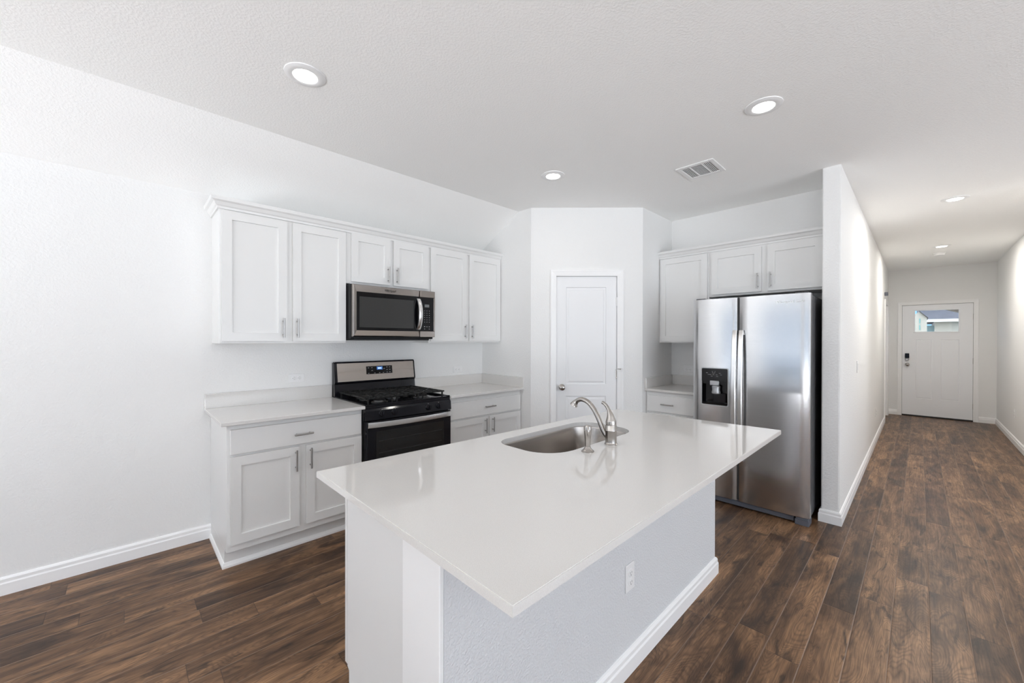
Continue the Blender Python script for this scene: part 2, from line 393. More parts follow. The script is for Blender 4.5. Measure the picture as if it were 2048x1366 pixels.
# baseboards: profile (out, z)
BP = [(0, 0), (.016, 0), (.016, .062), (.012, .070), (.012, .086), (.006, .096), (0, .098)]
def baseboard(name, path):
    bm = bmesh.new(); loft(bm, path, BP); return struct(name, bm, MTR)
baseboard('baseboard_back', [(XL, 0), (.44, 0)])
baseboard('baseboard_partition', [(XF-.3, YW0), (XW, YW0), (XW, YW1), (HX0-.062, YW1)])
baseboard('baseboard_entry', [(HX1+.062, YW1), (XE, YW1), (XE, EY0+.062)])
baseboard('baseboard_entry_right', [(XE, EY1-.062), (XE, YR), (XRR, YR), (XRR, YB), (XL, YB), (XL, 0)])

# ------------------------------------------------------------------ door casings (trim) and doors
CAS = [(0, 0), (.060, 0), (.060, .017), (.050, .019), (.028, .014), (.010, .011), (0, .008)]
def casing(name, x0, x1, h, loc, rot):
    """three-sided mitred casing: local opening x0..x1, height h, stands proud towards -y"""
    b2 = bmesh.new(); rings = []
    for (cx, cz, sx, sz) in ((x0, 0, -1, 0), (x0, h, -1, 1), (x1, h, 1, 1), (x1, 0, 1, 0)):
        rings.append([b2.verts.new((cx + sx*o, -d, cz + sz*o)) for o, d in CAS])
    for a, c in zip(rings, rings[1:]):
        for k in range(len(CAS)): b2.faces.new((a[k], a[(k+1)%len(CAS)], c[(k+1)%len(CAS)], c[k]))
    b2.faces.new(rings[0]); b2.faces.new(rings[-1])
    # jamb lining
    box(b2, x0-.012, x0, 0, .10, 0, h+.0); box(b2, x1, x1+.012, 0, .10, 0, h+.0); box(b2, x0-.012, x1+.012, 0, .10, h, h+.012)
    return struct(name, b2, MTR, loc=loc, rot=rot)
casing('trim_1', dx0, dx1, DH, DIAG, -PI/4)
casing('trim_2', 0, EY0-EY1, EH, (XE, EY0, 0), -PI/2)
casing('trim_3', HX0, HX1, HH-.012, (0, YW1, 0), 0)

def panel_door(bm, x0, x1, z0, z1, yf, th, panels, holes=(), depth=.010, lip=.018):
    """slab with raised-moulding recessed panels; front at y=yf facing -y. panels: (x0,x1,z0,z1)"""
    xs = sorted({x0, x1, *[p[0] for p in list(panels)+list(holes)], *[p[1] for p in list(panels)+list(holes)]})
    zs = sorted({z0, z1, *[p[2] for p in list(panels)+list(holes)], *[p[3] for p in list(panels)+list(holes)]})
    b2 = bmesh.new(); V = {}
    def v(x, y, z):
        k = (round(x,5), round(y,5), round(z,5))
        if k not in V: V[k] = b2.verts.new(k)
        return V[k]
    def inside(x, z, P): return any(p[0] < x < p[1] and p[2] < z < p[3] for p in P)
    for i in range(len(xs)-1):
        for j in range(len(zs)-1):
            a, c, d, e = xs[i], xs[i+1], zs[j], zs[j+1]; mx_, mz_ = (a+c)/2, (d+e)/2
            if inside(mx_, mz_, holes): continue
            if not inside(mx_, mz_, panels): b2.faces.new((v(a,yf,d), v(c,yf,d), v(c,yf,e), v(a,yf,e)))
            b2.faces.new((v(a,yf+th,d), v(a,yf+th,e), v(c,yf+th,e), v(c,yf+th,d)))
    for (a, c, d, e) in panels:
        rings = []
        for off, y in ((0, yf), (lip*.25, yf+depth), (lip*.7, yf+depth), (lip*1.5, yf+depth*.35), (lip*1.7, yf+depth*.30)) if lip > 0 else ((0, yf), (.0015, yf+depth)):
            rings.append([v(a+off,y,d+off), v(c-off,y,d+off), v(c-off,y,e-off), v(a+off,y,e-off)])
        for r0, r1 in zip(rings, rings[1:]):
            for k in range(4): b2.faces.new((r0[k], r0[(k+1)%4], r1[(k+1)%4], r1[k]))
        b2.faces.new(rings[-1])
    for (a, c, d, e) in holes:
        q = [(a,d),(c,d),(c,e),(a,e)]
        for k in range(4): (p0, p1) = q[k], q[(k+1)%4]; b2.faces.new((v(p0[0],yf,p0[1]), v(p1[0],yf,p1[1]), v(p1[0],yf+th,p1[1]), v(p0[0],yf+th,p0[1])))
    edge = [e for e in b2.edges if len(e.link_faces) == 1]
    for i in range(len(xs)-1):
        for z in (z0, z1): b2.faces.new((v(xs[i],yf,z), v(xs[i+1],yf,z), v(xs[i+1],yf+th,z), v(xs[i],yf+th,z)))
    for j in range(len(zs)-1):
        for x in (x0, x1): b2.faces.new((v(x,yf,zs[j]), v(x,yf,zs[j+1]), v(x,yf+th,zs[j+1]), v(x,yf+th,zs[j])))
    merge(bm, b2); return bm

def knob_mesh(x, z, y, R=.028):
    bm = bmesh.new()
    lathe(bm, [(.031, 0), (.031, .004), (.026, .008), (.012, .012), (.011, .028), (.018, .034), (R*.95, .042), (R, .050), (R*.93, .058), (R*.6, .064), (.006, .066)], 28,
          Matrix.Translation((x, y, z)) @ Matrix.Rotation(PI/2, 4, 'X'))
    return bm
# pantry door
W = dx1-dx0
bm = bmesh.new(); panel_door(bm, .003, W-.003, .012, DH-.003, .012, .034, [(.098, W-.108, .24, .835), (.098, W-.108, .955, 1.935)], lip=.020)
d1 = struct('door_1', bm, MDOOR, loc=Vector(DIAG)+Vector((dx0*math.cos(PI/4), -dx0*math.sin(PI/4), 0)), rot=-PI/4)
bm = bmesh.new(); box(bm, -.001, .0035, .018, .046, .0, DH-.003); box(bm, -.001, W+.001, .018, .046, DH-.0035, DH+.001)
obj('pantry_gap_shade', bm, MGAPSHADE, d1)  # dark strips standing in for shade at the slab's left and top
obj('door_knob', knob_mesh(.058, .925, .012), MNICK, d1, True)['label'] = 'brushed nickel round door knob'
for hz in (1.79, 1.06, .25):
    bm = bmesh.new(); lathe(bm, [(.0065, -.045), (.0065, .045)], 12, Matrix.Translation((W-.001, .004, hz))); box(bm, W-.012, W+.008, .009, .013, hz-.044, hz+.044)
    obj('hinge', bm, MTR if hz != 1.06 else MNICK, d1, True)
bm = bmesh.new(); tube(bm, [(W, .0, 1.112), (W+.01, -.014, 1.112), (W+.034, -.036, 1.112)], .004, 8); lathe(bm, [(.009, 0), (.009, .012)], 12, Matrix.Translation((W+.034, -.036, 1.106)))
obj('hinge_door_stop', bm, MNICK, d1, True)

# entry door with a glazed light
W = EY0-EY1
bm = bmesh.new()
panel_door(bm, .003, W-.003, .022, EH-.004, .02, .044, [(.178, .390, .335, 1.42), (.498, .722, .335, 1.42)], [(.17, .71, 1.565, 1.955)], depth=.009, lip=.010)
d2 = struct('door_2', bm, MDOOR2, loc=(XE, EY0, 0), rot=-PI/2)
fr = bmesh.new()
for a in ((.150, .73, 1.545, 1.567), (.150, .73, 1.953, 1.975), (.150, .172, 1.567, 1.953), (.708, .73, 1.567, 1.953)): box(fr, a[0], a[1], .012, .022, a[2], a[3], .003)
obj('window_frame', fr, MDOOR2, d2)
obj('window_pane', B(.17, .71, .040, .046, 1.565, 1.955), MGL, d2)
bm = bmesh.new(); box(bm, .040, .098, -.004, .02, 1.075, 1.165, .006, 2)
lk = obj('keypad_lock', bm, MGLASSB, d2); bm = bmesh.new(); lathe(bm, [(.026, 0), (.026, .018), (.021, .024)], 24, Matrix.Translation((.069, .02, 1.048)) @ Matrix.Rotation(PI/2, 4, 'X')); obj('lock_cylinder', bm, MNICK, lk, True)
obj('door_knob', knob_mesh(.072, .955, .02, .026), MNICK, d2, True)
for hz in (1.82, 1.05, .26):
    bm = bmesh.new(); lathe(bm, [(.008, -.05), (.008, .05)], 12, Matrix.Translation((W+.002, .010, hz))); obj('hinge', bm, MNICK, d2, True)
bm = bmesh.new()
for hz in (1.05, .95): box(bm, -.004, .003, .006, .03, hz-.03, hz+.03)
obj('strike_plate', bm, MNICK, d2)
obj('threshold', B(0, W, -.012, .12, 0, .024, .004), MRUBGAP, d2)
bm = bmesh.new(); box(bm, -.001, .0035, .026, .06, .02, EH-.003); box(bm, W-.0035, W+.001, .026, .06, .02, EH-.003); box(bm, -.001, W+.001, .026, .06, EH-.0045, EH+.001)
obj('entry_gap_shade', bm, MRUBGAP, d2)  # dark strips painted in for the shaded gap round the entry door
# side door off the hall
bm = bmesh.new(); panel_door(bm, HX0+.001, HX1-.001, .002, HH-.001, .02, .034, [(HX0+.13, HX1-.13, .24, .84), (HX0+.13, HX1-.13, .96, 1.93)])
struct('door_3', bm, MDOOR, loc=(0, YW1, 0))

# ------------------------------------------------------------------ cabinets
def shaker(x0, x1, z0, z1, yf, fw_=.056):
    bm = bmesh.new(); panel_door(bm, x0, x1, z0, z1, yf, .019, [(x0+fw_, x1-fw_, z0+fw_, z1-fw_)], depth=.011, lip=0); return bm
def slabfront(x0, x1, z0, z1, yf):
    bm = bmesh.new(); box(bm, x0, x1, yf, yf+.019, z0, z1, .004, 2); return bm
def pull(x, z, yf, vert=True, L=.138):
    bm = bmesh.new(); h = L/2; s = L*.35; y = yf-.030
    if vert:
        tube(bm, [(x,y,z-h),(x,y,z+h)], .0058, 12)
        for q in (-s, s): tube(bm, [(x,yf,z+q),(x,y,z+q)], .0045, 10)
    else:
        tube(bm, [(x-h,y,z),(x+h,y,z)], .0058, 12)
        for q in (-s, s): tube(bm, [(x+q,yf,z),(x+q,y,z)], .0045, 10)
    return bm
def cabinet(name, label, loc, rot, w, d, z0, z1, doors, drawers=(), toe=None, group=None, skirt=None):
    """doors: (x0,x1,z0,z1,handle_x or None,handle_z); drawers: (x0,x1,z0,z1,handle_x,handle_z,handle len)"""
    r = thing(name, label, 'cabinet', loc, rot, group)
    bm = bmesh.new(); box(bm, 0, w, -d, 0, z0, z1, .0015)
    obj('cabinet_body', bm, MCAB, r)
    if toe:
        k = obj('toe_kick', B(.0, w, -toe, 0, 0, z0), MCAB, r)
        if skirt:
            bm = bmesh.new(); loft(bm, skirt, [(0, 0), (.012, 0), (.012, .012), (.004, .030), (0, .032)]); obj('shoe_molding', bm, MTR, k)
    yf = -d-.0205
    for (a, c, e, f, hx, hz) in doors:
        o = obj('door', shaker(a, c, e, f, yf), MCAB, r)
        if hx is not None: obj('handle', pull(hx, hz, yf), MPULL, o, True)
    for (a, c, e, f, hx, hz, L) in drawers:
        o = obj('drawer_front', slabfront(a, c, e, f, yf), MCAB, r)
        if hx is not None: obj('handle', pull(hx, hz, yf, False, L), MPULL, o, True)
    return r
UD = .2985; UZ0 = 1.375; UZ1 = 2.272; DT = 2.252
U = 'white wall cabinets'
x = .438
cabinet('wall_cabinet', 'white two-door wall cabinet left of the microwave, at the left end of the run', (x, 0, 0), 0, 1.262-x, UD, UZ0, UZ1,
        [(.450-x, .835-x, 1.39, DT, .808-x, 1.485), (.8725-x, 1.262-x-.008, 1.39, DT, .900-x, 1.485)], group=U)
x = 1.2625
cabinet('wall_cabinet', 'short white two-door wall cabinet directly above the microwave', (x, 0, 0), 0, .762, UD, 1.853, UZ1,
        [(1.300-x, 1.637-x, 1.870, DT+.006, 1.611-x, 1.955), (1.666-x, 2.014-x, 1.870, DT+.006, 1.694-x, 1.955)], group=U)
x = 2.0250
cabinet('wall_cabinet', 'white two-door wall cabinet right of the microwave, against the pantry wall', (x, 0, 0), 0, XP-x-.001, UD, UZ0, UZ1,
        [(2.042-x, 2.463-x, 1.39, DT+.012, 2.437-x, 1.485), (2.498-x, 2.922-x, 1.39, DT+.012, 2.526-x, 1.485)], group=U)
# fridge side (local x = -world y)
FY = YP2
cabinet('wall_cabinet', 'tall white single-door wall cabinet left of the refrigerator', (XF, FY-.001, 0), -PI/2, .505, UD, UZ0, UZ1,
        [(.018, .490, 1.388, DT, None, None)], group=U)
cabinet('wall_cabinet', 'short white two-door wall cabinet directly above the refrigerator', (XF, FY-.5065, 0), -PI/2, .9065, UD, 1.822, UZ1,
        [(.026, .446, 1.842, DT-.012, .420, 1.935), (.494, .888, 1.842, DT-.012, .520, 1.935)], group=U)
# crown mouldings
CP = [(0, 0), (.010, 0), (.012, .014), (.020, .020), (.030, .040), (.044, .048), (.048, .062), (.048, .070), (0, .070)]
def crown(label, pts, z):
    bm = bmesh.new(); loft(bm, pts, [(o, zz+z) for o, zz in CP]); return tag(obj('crown_molding', bm, MCAB), label, 'molding', 'white cabinet crown moldings')
crown('white crown molding along the top of the cabinets over the stove', [(.438, -.001), (.438, -UD-.001), (XP-.001, -UD-.001)][0:3], UZ1-.012)
crown('white crown molding along the top of the cabinets over the refrigerator', [(XF-UD-.001, FY-.001), (XF-UD-.001, YW0+.001)], UZ1-.012)

# base cabinets
BD = .610; CT = .914; CB = .892
x = .430
cabinet('base_cabinet', 'white base cabinet left of the stove with one drawer over two doors', (x, -.002, 0), 0, 1.2545-x, BD, .118, CB,
        [(.446-x, .826-x, .165, .693, .802-x, .607), (.868-x, 1.245-x, .165, .693, .892-x, .607)],
        [(.446-x, 1.245-x, .706, .858, .847-x, .776, .115)], toe=.535, group='white base cabinets along the walls',
        skirt=[(0, -.001), (0, -.535), (1.2545-x, -.535)])
x = 2.0235
cabinet('base_cabinet', 'white base cabinet right of the stove with one drawer over two doors', (x, -.002, 0), 0, XP-x-.001, BD, .118, CB,
        [(2.040-x, 2.466-x, .165, .676, 2.437-x, .592), (2.502-x, 2.918-x, .165, .676, 2.530-x, .592)],
        [(2.040-x, 2.918-x, .690, .842, 2.490-x, .770, .125)], toe=.535, group='white base cabinets along the walls')
cabinet('base_cabinet', 'narrow white base cabinet between the pantry corner and the refrigerator', (XF, FY-.001, 0), -PI/2, .505, .585, .118, CB,
        [(.020, .490, .165, .675, .44, .60)], [(.020, .490, .690, .852, .235, .772, .125)], toe=.51, group='white base cabinets along the walls')
# countertops
CG = 'white wall-side countertops'
r = thing('countertop', 'white quartz countertop left of the stove with a low backsplash', 'countertop', (.395, 0, CB), 0, CG)
bm = B(0, 1.2555-.395, -.675, 0, 0, CT-CB, .002); obj('slab', bm, MQ, r)
obj('backsplash', B(0, 1.2555-.395, -.02, -.0005, CT-CB, 1.018-CB, .0015), MQ, r)
r = thing('countertop', 'white quartz countertop right of the stove with splashes on two sides', 'countertop', (2.0225, 0, CB), 0, CG)
w = XP-2.0225-.0005
obj('slab', B(0, w, -.668, 0, 0, CT-CB, .002), MQ, r)
obj('backsplash', B(0, w-.02, -.02, -.0005, CT-CB, 1.018-CB, .0015), MQ, r)
obj('side_splash', B(w-.02, w, -.668, -.0005, CT-CB, 1.018-CB, .0015), MQ, r)
r = thing('countertop', 'small white quartz countertop between the pantry corner and refrigerator', 'countertop', (XF, FY-.0005, CB), -PI/2, CG)
obj('slab', B(0, .507, -.627, 0, 0, CT-CB, .002), MQ, r)
obj('backsplash', B(.02, .507, -.02, -.0005, CT-CB, 1.018-CB, .0015), MQ, r)
obj('side_splash', B(0, .02, -.627, -.0005, CT-CB, 1.018-CB, .0015), MQ, r)

# ------------------------------------------------------------------ gas range
RX = 1.2585; RWD = .7605
r = thing('gas_range', 'black and stainless steel freestanding gas range with cast iron grates', 'stove', (RX, 0, 0), 0)
FRY = -.655
bm = bmesh.new(); box(bm, 0, RWD, FRY+.03, -.012, .04, .885, .002)
for px in (.05, RWD-.05):
    for py in (-.58, -.08): box(bm, px-.015, px+.015, py-.015, py+.015, 0, .04)
obj('range_body', bm, MBLKM, r)
# cooktop tray with raised rim
bm = bmesh.new(); box(bm, 0, RWD, FRY, -.012, .885, .905, .004, 2)
box(bm, 0, .022, FRY, -.07, .905, .921, .004, 2); box(bm, RWD-.022, RWD, FRY, -.07, .905, .921, .004, 2); box(bm, .022, RWD-.022, FRY, FRY+.035, .905, .917, .004, 2)
ck = obj('cooktop', bm, MBLK, r)
for bx, by, br in ((.19, -.50, .045), (.57, -.50, .05), (.19, -.21, .038), (.57, -.21, .038), (.38, -.355, .04)):
    bm = bmesh.new(); lathe(bm, [(br+.02, .905), (br+.02, .909), (br+.004, .912), (br, .922), (br-.004, .924)], 28, Matrix.Translation((bx, by, 0)))
    bo = obj('burner', bm, MBURN, r, True)
    bm = bmesh.new(); lathe(bm, [(br-.002, .924), (br-.002, .930), (br-.008, .934)], 28, Matrix.Translation((bx, by, 0))); obj('burner_cap', bm, MBLKM, bo, True)
def grate(x0, x1):
    bm = bmesh.new(); y0, y1 = FRY+.045, -.085; z = .950; h = .011
    for xx in (x0, x1-.011): box(bm, xx, xx+.011, y0, y1, z, z+h, .002)
    for yy in (y0, y1-.011, (y0+y1)/2-.005): box(bm, x0, x1, yy, yy+.011, z, z+h, .002)
    cx = (x0+x1)/2
    for cy in ((y0*.75+y1*.25), (y0*.25+y1*.75)):
        for a in range(8):
            dx, dy = math.cos(a*PI/4), math.sin(a*PI/4); L0 = .028; L1 = min((x1-x0)/2/abs(dx) if abs(dx) > .1 else 9, (y1-y0)/4/abs(dy) if abs(dy) > .1 else 9)
            tube(bm, [(cx+dx*L0, cy+dy*L0, z+.006), (cx+dx*L1, cy+dy*L1, z+.006)], .0055, 6)
    for k in range(1, 8):
        box(bm, x0, x1, y0+(y1-y0)*k/8-.003, y0+(y1-y0)*k/8+.003, z+.002, z+h-.001)
    for k in range(1, 6):
        xx = x0 + (x1-x0)*k/6
        if k != 3: box(bm, xx-.004, xx+.004, y0, y0+.075, z+.001, z+h, .001); box(bm, xx-.004, xx+.004, y1-.075, y1, z+.001, z+h, .001)
    for xx in (x0+.02, x1-.02):
        for yy in (y0+.006, y1-.006): box(bm, xx-.006, xx+.006, yy-.005, yy+.005, .906, z, .001)
    # sloped outer lip
    return bm
for a in ((.028, .262), (.265, .497), (.500, .733)): obj('grate', grate(*a), MGRATE, r)
# knob panel
bm = bmesh.new(); prism(bm, [(FRY, .885), (FRY-.012, .870), (FRY-.018, .802), (FRY+.03, .800), (FRY+.03, .885)], 'x', .0, RWD); kp = obj('knob_panel', bm, MBLK, r)
for kx in (.128, .228, .532, .632):
    bm = bmesh.new(); Mx = Matrix.Translation((kx, FRY-.012, .845)) @ Matrix.Rotation(PI/2, 4, 'X')
    lathe(bm, [(.026, 0), (.025, .006), (.021, .010), (.020, .020), (.017, .023)], 24, Mx)
    box(bm, kx-.0045, kx+.0045, FRY-.048, FRY-.030, .825, .866, .002)
    kb = obj('knob', bm, MBLK, r, True)
    obj('knob_mark', B(kx-.002, kx+.002, FRY-.0168, FRY-.0130, .872, .876), MPRINT, kb)
# oven door
bm = bmesh.new(); box(bm, .006, RWD-.006, FRY-.022, FRY+.028, .165, .795, .006, 2); od = obj('oven_door', bm, MBLK, r)
bm = bmesh.new(); box(bm, .078, RWD-.078, FRY-.0245, FRY-.021, .27, .715, .002); wd = obj('oven_window', bm, MWIN_D, od)
bm = bmesh.new()
for zz in (.42, .55, .64): box(bm, .10, RWD-.10, FRY-.0252, FRY-.0242, zz, zz+.003)
obj('rack_lines', bm, mat('rack_grey', (.07,.07,.07), .3, .5), od)
# bowed flat handle
bm = bmesh.new(); rings = []
for k in range(25):
    u = k/24; xx = .012 + (RWD-.024)*u; yo = FRY-.030-.036*math.sin(PI*u)**.6
    rings.append([bm.verts.new(p) for p in ((xx, yo, .747), (xx, yo-.008, .752), (xx, yo-.010, .771), (xx, yo-.008, .790), (xx, yo, .792), (xx, yo+.010, .79), (xx, yo+.010, .75))])
for a, c_ in zip(rings, rings[1:]):
    for k in range(7): bm.faces.new((a[k], a[(k+1)%7], c_[(k+1)%7], c_[k]))
bm.faces.new(rings[0]); bm.faces.new(rings[-1])
for q in (.012, RWD-.030): box(bm, q, q+.018, FRY-.034, FRY-.018, .752, .788, .002)
obj('oven_handle', bm, MSTEEL_L, r, True)
obj('storage_drawer', B(.006, RWD-.006, FRY-.018, FRY+.03, .045, .158, .005, seg=2), MBLK, r)
# backguard
bm = bmesh.new(); prism(bm, [(-.012, .885), (-.078, .905), (-.066, 1.020), (-.080, 1.030), (-.084, 1.040), (-.060, 1.200), (-.050, 1.210), (-.012, 1.210)], 'x', 0, RWD)
bmesh.ops.bevel(bm, geom=[e for e in bm.edges if abs(e.verts[0].co.x-e.verts[1].co.x) < 1e-5 and e.verts[0].co.z > .95 and e.verts[1].co.z > .95], offset=.006, segments=2, affect='EDGES')
bgd = obj('backguard', bm, MBLK, r)
def tilt(x0, x1, z0, z1, off, th=.002):
    """thin plate on the sloping backguard face"""
    f = lambda z: -.084 + (z-1.040)/(1.200-1.040)*.024
    bm = bmesh.new(); prism(bm, [(f(z0)-off, z0), (f(z1)-off, z1), (f(z1)-off+th, z1), (f(z0)-off+th, z0)], 'x', x0, x1); return bm
obj('stainless_panel', tilt(.020, RWD-.018, 1.042, 1.197, .002, .003), MSTEEL_D, r)
cp = obj('control_panel', tilt(.272, .520, 1.094, 1.164, .0035), MGLASSB, r)
obj('clock_display', tilt(.370, .425, 1.130, 1.158, .0042), MLCD, cp)
bm = bmesh.new(); merge(bm, tilt(.381, .388, 1.138, 1.150, .0048)); merge(bm, tilt(.393, .400, 1.138, 1.150, .0048)); merge(bm, tilt(.405, .412, 1.138, 1.150, .0048))
obj('clock_digits', bm, mat('digits_blue', (.5,.7,1), .4, emit=(.45,.7,1), es=1.2), cp)
for (px, pz) in ((.292,1.150),(.292,1.102),(.325,1.150),(.325,1.125),(.350,1.102),(.395,1.102),(.440,1.138),(.468,1.150),(.468,1.128),(.468,1.105),(.495,1.150),(.495,1.128),(.495,1.105),(.430,1.102)):
    obj('button', tilt(px-.006, px+.006, pz-.0022, pz+.0022, .0042), MPRINT, cp)

# ------------------------------------------------------------------ microwave
r = thing('microwave', 'stainless over-the-range microwave hung above the stove', 'microwave', (1.2625, 0, 1.408), 0)
MWW = .7615; MH = .435; MY = -.375
obj('microwave_case', B(.004, MWW-.0, MY+.0, -.002, .0, MH, .003), MBLKM, r)
# door: picture-frame with sloped inner bevels
def frame_mesh(bm, x0, x1, z0, z1, ix0, ix1, iz0, iz1, yf, yi, yb):
    b2 = bmesh.new()
    o = [(x0,z0),(x1,z0),(x1,z1),(x0,z1)]; i = [(ix0,iz0),(ix1,iz0),(ix1,iz1),(ix0,iz1)]
    s = .008
    L = [[b2.verts.new((p[0], yb, p[1])) for p in o], [b2.verts.new((p[0], yf+.012, p[1])) for p in o],
         [b2.verts.new((p[0]+(s if p[0]==x0 else -s), yf, p[1]+(s if p[1]==z0 else -s))) for p in o],
         [b2.verts.new((p[0], yi, p[1])) for p in i], [b2.verts.new((p[0], yb, p[1])) for p in i]]
    for a, c in zip(L, L[1:]):
        for k in range(4): b2.faces.new((a[k], a[(k+1)%4], c[(k+1)%4], c[k]))
    for k in range(4): b2.faces.new((L[0][k], L[0][(k+1)%4], L[4][(k+1)%4], L[4][k]))
    merge(bm, b2)
bm = bmesh.new(); frame_mesh(bm, .010, .606, .018, MH-.004, .042, .598, .070, MH-.062, MY-.040, MY-.032, MY)
dr = obj('microwave_door', bm, MSTEEL_D, r)
obj('door_glass', B(.040, .604, MY-.033, MY-.005, .068, MH-.060), MGLASSB, r)
obj('viewing_window', B(.062, .545, MY-.0345, MY-.0325, .092, MH-.098, .0005), mat('mesh_window', (.040,.040,.039), .15, spec=.3), r)
bm = bmesh.new(); box(bm, .6085, MWW, MY-.038, MY, MH-.062, MH-.004, .003); box(bm, .6085, MWW, MY-.038, MY, .018, .070, .003); box(bm, MWW-.014, MWW, MY-.038, MY, .070, MH-.062, .002)
obj('control_frame', bm, MSTEEL_D, r)
cp = obj('control_panel', B(.604, MWW-.014, MY-.0335, MY-.002, .070, MH-.062), MGLASSB, r)
obj('display', B(.655, .702, MY-.0345, MY-.0335, .285, .310), MLCDG, cp)
for i_ in range(3):
    for j in range(6): obj('button', B(.652+i_*.024, .658+i_*.024, MY-.0342, MY-.0335, .150+j*.020, .155+j*.020), MPRINT, cp)
    obj('button', B(.650+i_*.024, .660+i_*.024, MY-.0342, MY-.0335, .108, .114), MPRINT, cp)
for i_ in (0, 2): obj('button', B(.651+i_*.024, .659+i_*.024, MY-.0342, MY-.0335, .088, .093), MPRINT, cp)
bm = bmesh.new(); rings = []
for k in range(21):
    u = k/20; zz = .084 + .272*u; yo = MY-.034-.042*math.sin(PI*u)**.75
    rings.append([bm.verts.new(p) for p in ((.573, yo+.006, zz), (.573, yo-.006, zz), (.580, yo-.010, zz), (.601, yo-.010, zz), (.608, yo-.006, zz), (.608, yo+.006, zz))])
for a, c_ in zip(rings, rings[1:]):
    for k in range(6): bm.faces.new((a[k], a[(k+1)%6], c_[(k+1)%6], c_[k]))
bm.faces.new(rings[0]); bm.faces.new(rings[-1])
obj('microwave_handle', bm, MSTEEL_L, r, True)
obj('vent_base', B(.030, MWW-.05, MY-.018, -.04, -.012, .004, .003), MBLKM, r)
lg = text_mesh('brand_mark', 'Whirlpool', .024, MLOGO_D, r, (.325, MY-.0408, MH-.034))
bm = bmesh.new(); tube(bm, [(.325+.042*math.cos(a), MY-.041, MH-.037+.0105*math.sin(a)) for a in [PI*1.08+PI*.84*k/16 for k in range(17)]], .0008, 5)
obj('brand_swoosh', bm, MLOGO_D, r)

# ------------------------------------------------------------------ refrigerator (local x = -world y, front towards local -y)
FX = 3.6586; FD = XF-FX; F0 = 2.0825-.002
r = thing('refrigerator', 'stainless side-by-side refrigerator with an ice and water dispenser', 'refrigerator', (XF, -F0, 0), -PI/2)
FW = .853; SPL = .3645; FT = 1.76
obj('fridge_cabinet', B(.006, FW-.006, -FD+.075, -.025, .055, FT-.012, .004), MFSIDE, r)
def fdoor(x0, x1, hole=None):
    """gently bowed front with rounded sides; optional dispenser opening"""
    T = .062; z0, z1 = .062, FT
    n = 14; xs = [x0 + (x1-x0)*k/n for k in range(n+1)]
    if hole: xs = sorted([q for q in xs if min(abs(q-hole[0]), abs(q-hole[1])) > .008] + [hole[0], hole[1]])
    def yf(x_):
        u = (x_-x0)/(x1-x0); return -FD - .009*(1-(2*u-1)**2) + .010*max(0, 1-min(x_-x0, x1-x_)/.010)
    zs = [z0, z1] if not hole else [z0, hole[2], hole[3], z1]
    b2 = bmesh.new(); V = {}
    def v(x_, y_, z_):
        k = (round(x_,5), round(y_,5), round(z_,5)); V[k] = V.get(k) or b2.verts.new(k); return V[k]
    for a, c in zip(xs, xs[1:]):
        for d, e in zip(zs, zs[1:]):
            if hole and hole[0] <= a < hole[1] and d == hole[2]: continue
            b2.faces.new((v(a,yf(a),d), v(c,yf(c),d), v(c,yf(c),e), v(a,yf(a),e)))
    yb = -FD+T
    for z in (z0, z1): b2.faces.new([v(q,yf(q),z) for q in xs] + [v(x1,yb,z), v(x0,yb,z)])
    for q in (x0, x1): b2.faces.new([v(q,yf(q),z) for z in zs] + [v(q,yb,z1), v(q,yb,z0)])
    b2.faces.new((v(x0,yb,z0), v(x1,yb,z0), v(x1,yb,z1), v(x0,yb,z1)))
    if hole:
        hx0, hx1, hz0, hz1 = hole; yd = -FD+.050
        q = [(hx0,hz0),(hx1,hz0),(hx1,hz1),(hx0,hz1)]
        for k in range(4): p0, p1 = q[k], q[(k+1)%4]; b2.faces.new((v(p0[0],yf(p0[0]),p0[1]), v(p1[0],yf(p1[0]),p1[1]), v(p1[0],yd,p1[1]), v(p0[0],yd,p0[1])))
        b2.faces.new([v(a,yd,c) for a, c in q])
    return b2
hx0, hx1, hz0, hz1 = .076, .292, .840, 1.160
fd = obj('freezer_door', fdoor(0, SPL-.005, (hx0, hx1, hz0, hz1)), MSTEEL, r, True)
rd = obj('fridge_door', fdoor(SPL+.005, FW), MSTEEL, r, True)
obj('fridge_gap_shade', B(SPL-.007, SPL+.007, -FD+.006, -FD+.07, .07, FT-.004), MRUBGAP, r)  # black strip standing in for the shade between the two doors
# dispenser
bm = bmesh.new(); yo = -FD-.0105
ring_o = rrect(hx0-.004, hx1+.004, hz0-.004, hz1+.004, [.014]*4, 5); ring_i = rrect(hx0+.003, hx1-.003, hz0+.003, hz1-.003, [.010]*4, 5)
for (A, C, ya, yc) in ((ring_o, ring_i, yo, yo),):
    va = [bm.verts.new((x_, ya, z_)) for x_, z_ in A]; vc = [bm.verts.new((x_, yc, z_)) for x_, z_ in C]; vb = [bm.verts.new((x_, yo+.006, z_)) for x_, z_ in A]; ve = [bm.verts.new((x_, yo+.014, z_)) for x_, z_ in C]
    nn = len(A)
    for k in range(nn):
        j = (k+1) % nn
        bm.faces.new((va[k], va[j], vc[j], vc[k])); bm.faces.new((vb[k], vb[j], va[j], va[k])); bm.faces.new((vc[k], vc[j], ve[j], ve[k]))
dp = obj('dispenser_bezel', bm, MSILVERP, fd)
bm = bmesh.new(); box(bm, hx0+.002, hx1-.002, yo+.001, yo+.018, 1.045, hz1-.002, .001); box(bm, hx0+.01, hx1-.002, yo+.012, yo+.03, 1.022, 1.046)
box(bm, hx0, hx0+.004, yo+.012, -FD+.049, hz0, 1.06); box(bm, hx1-.004, hx1, yo+.012, -FD+.049, hz0, 1.06)
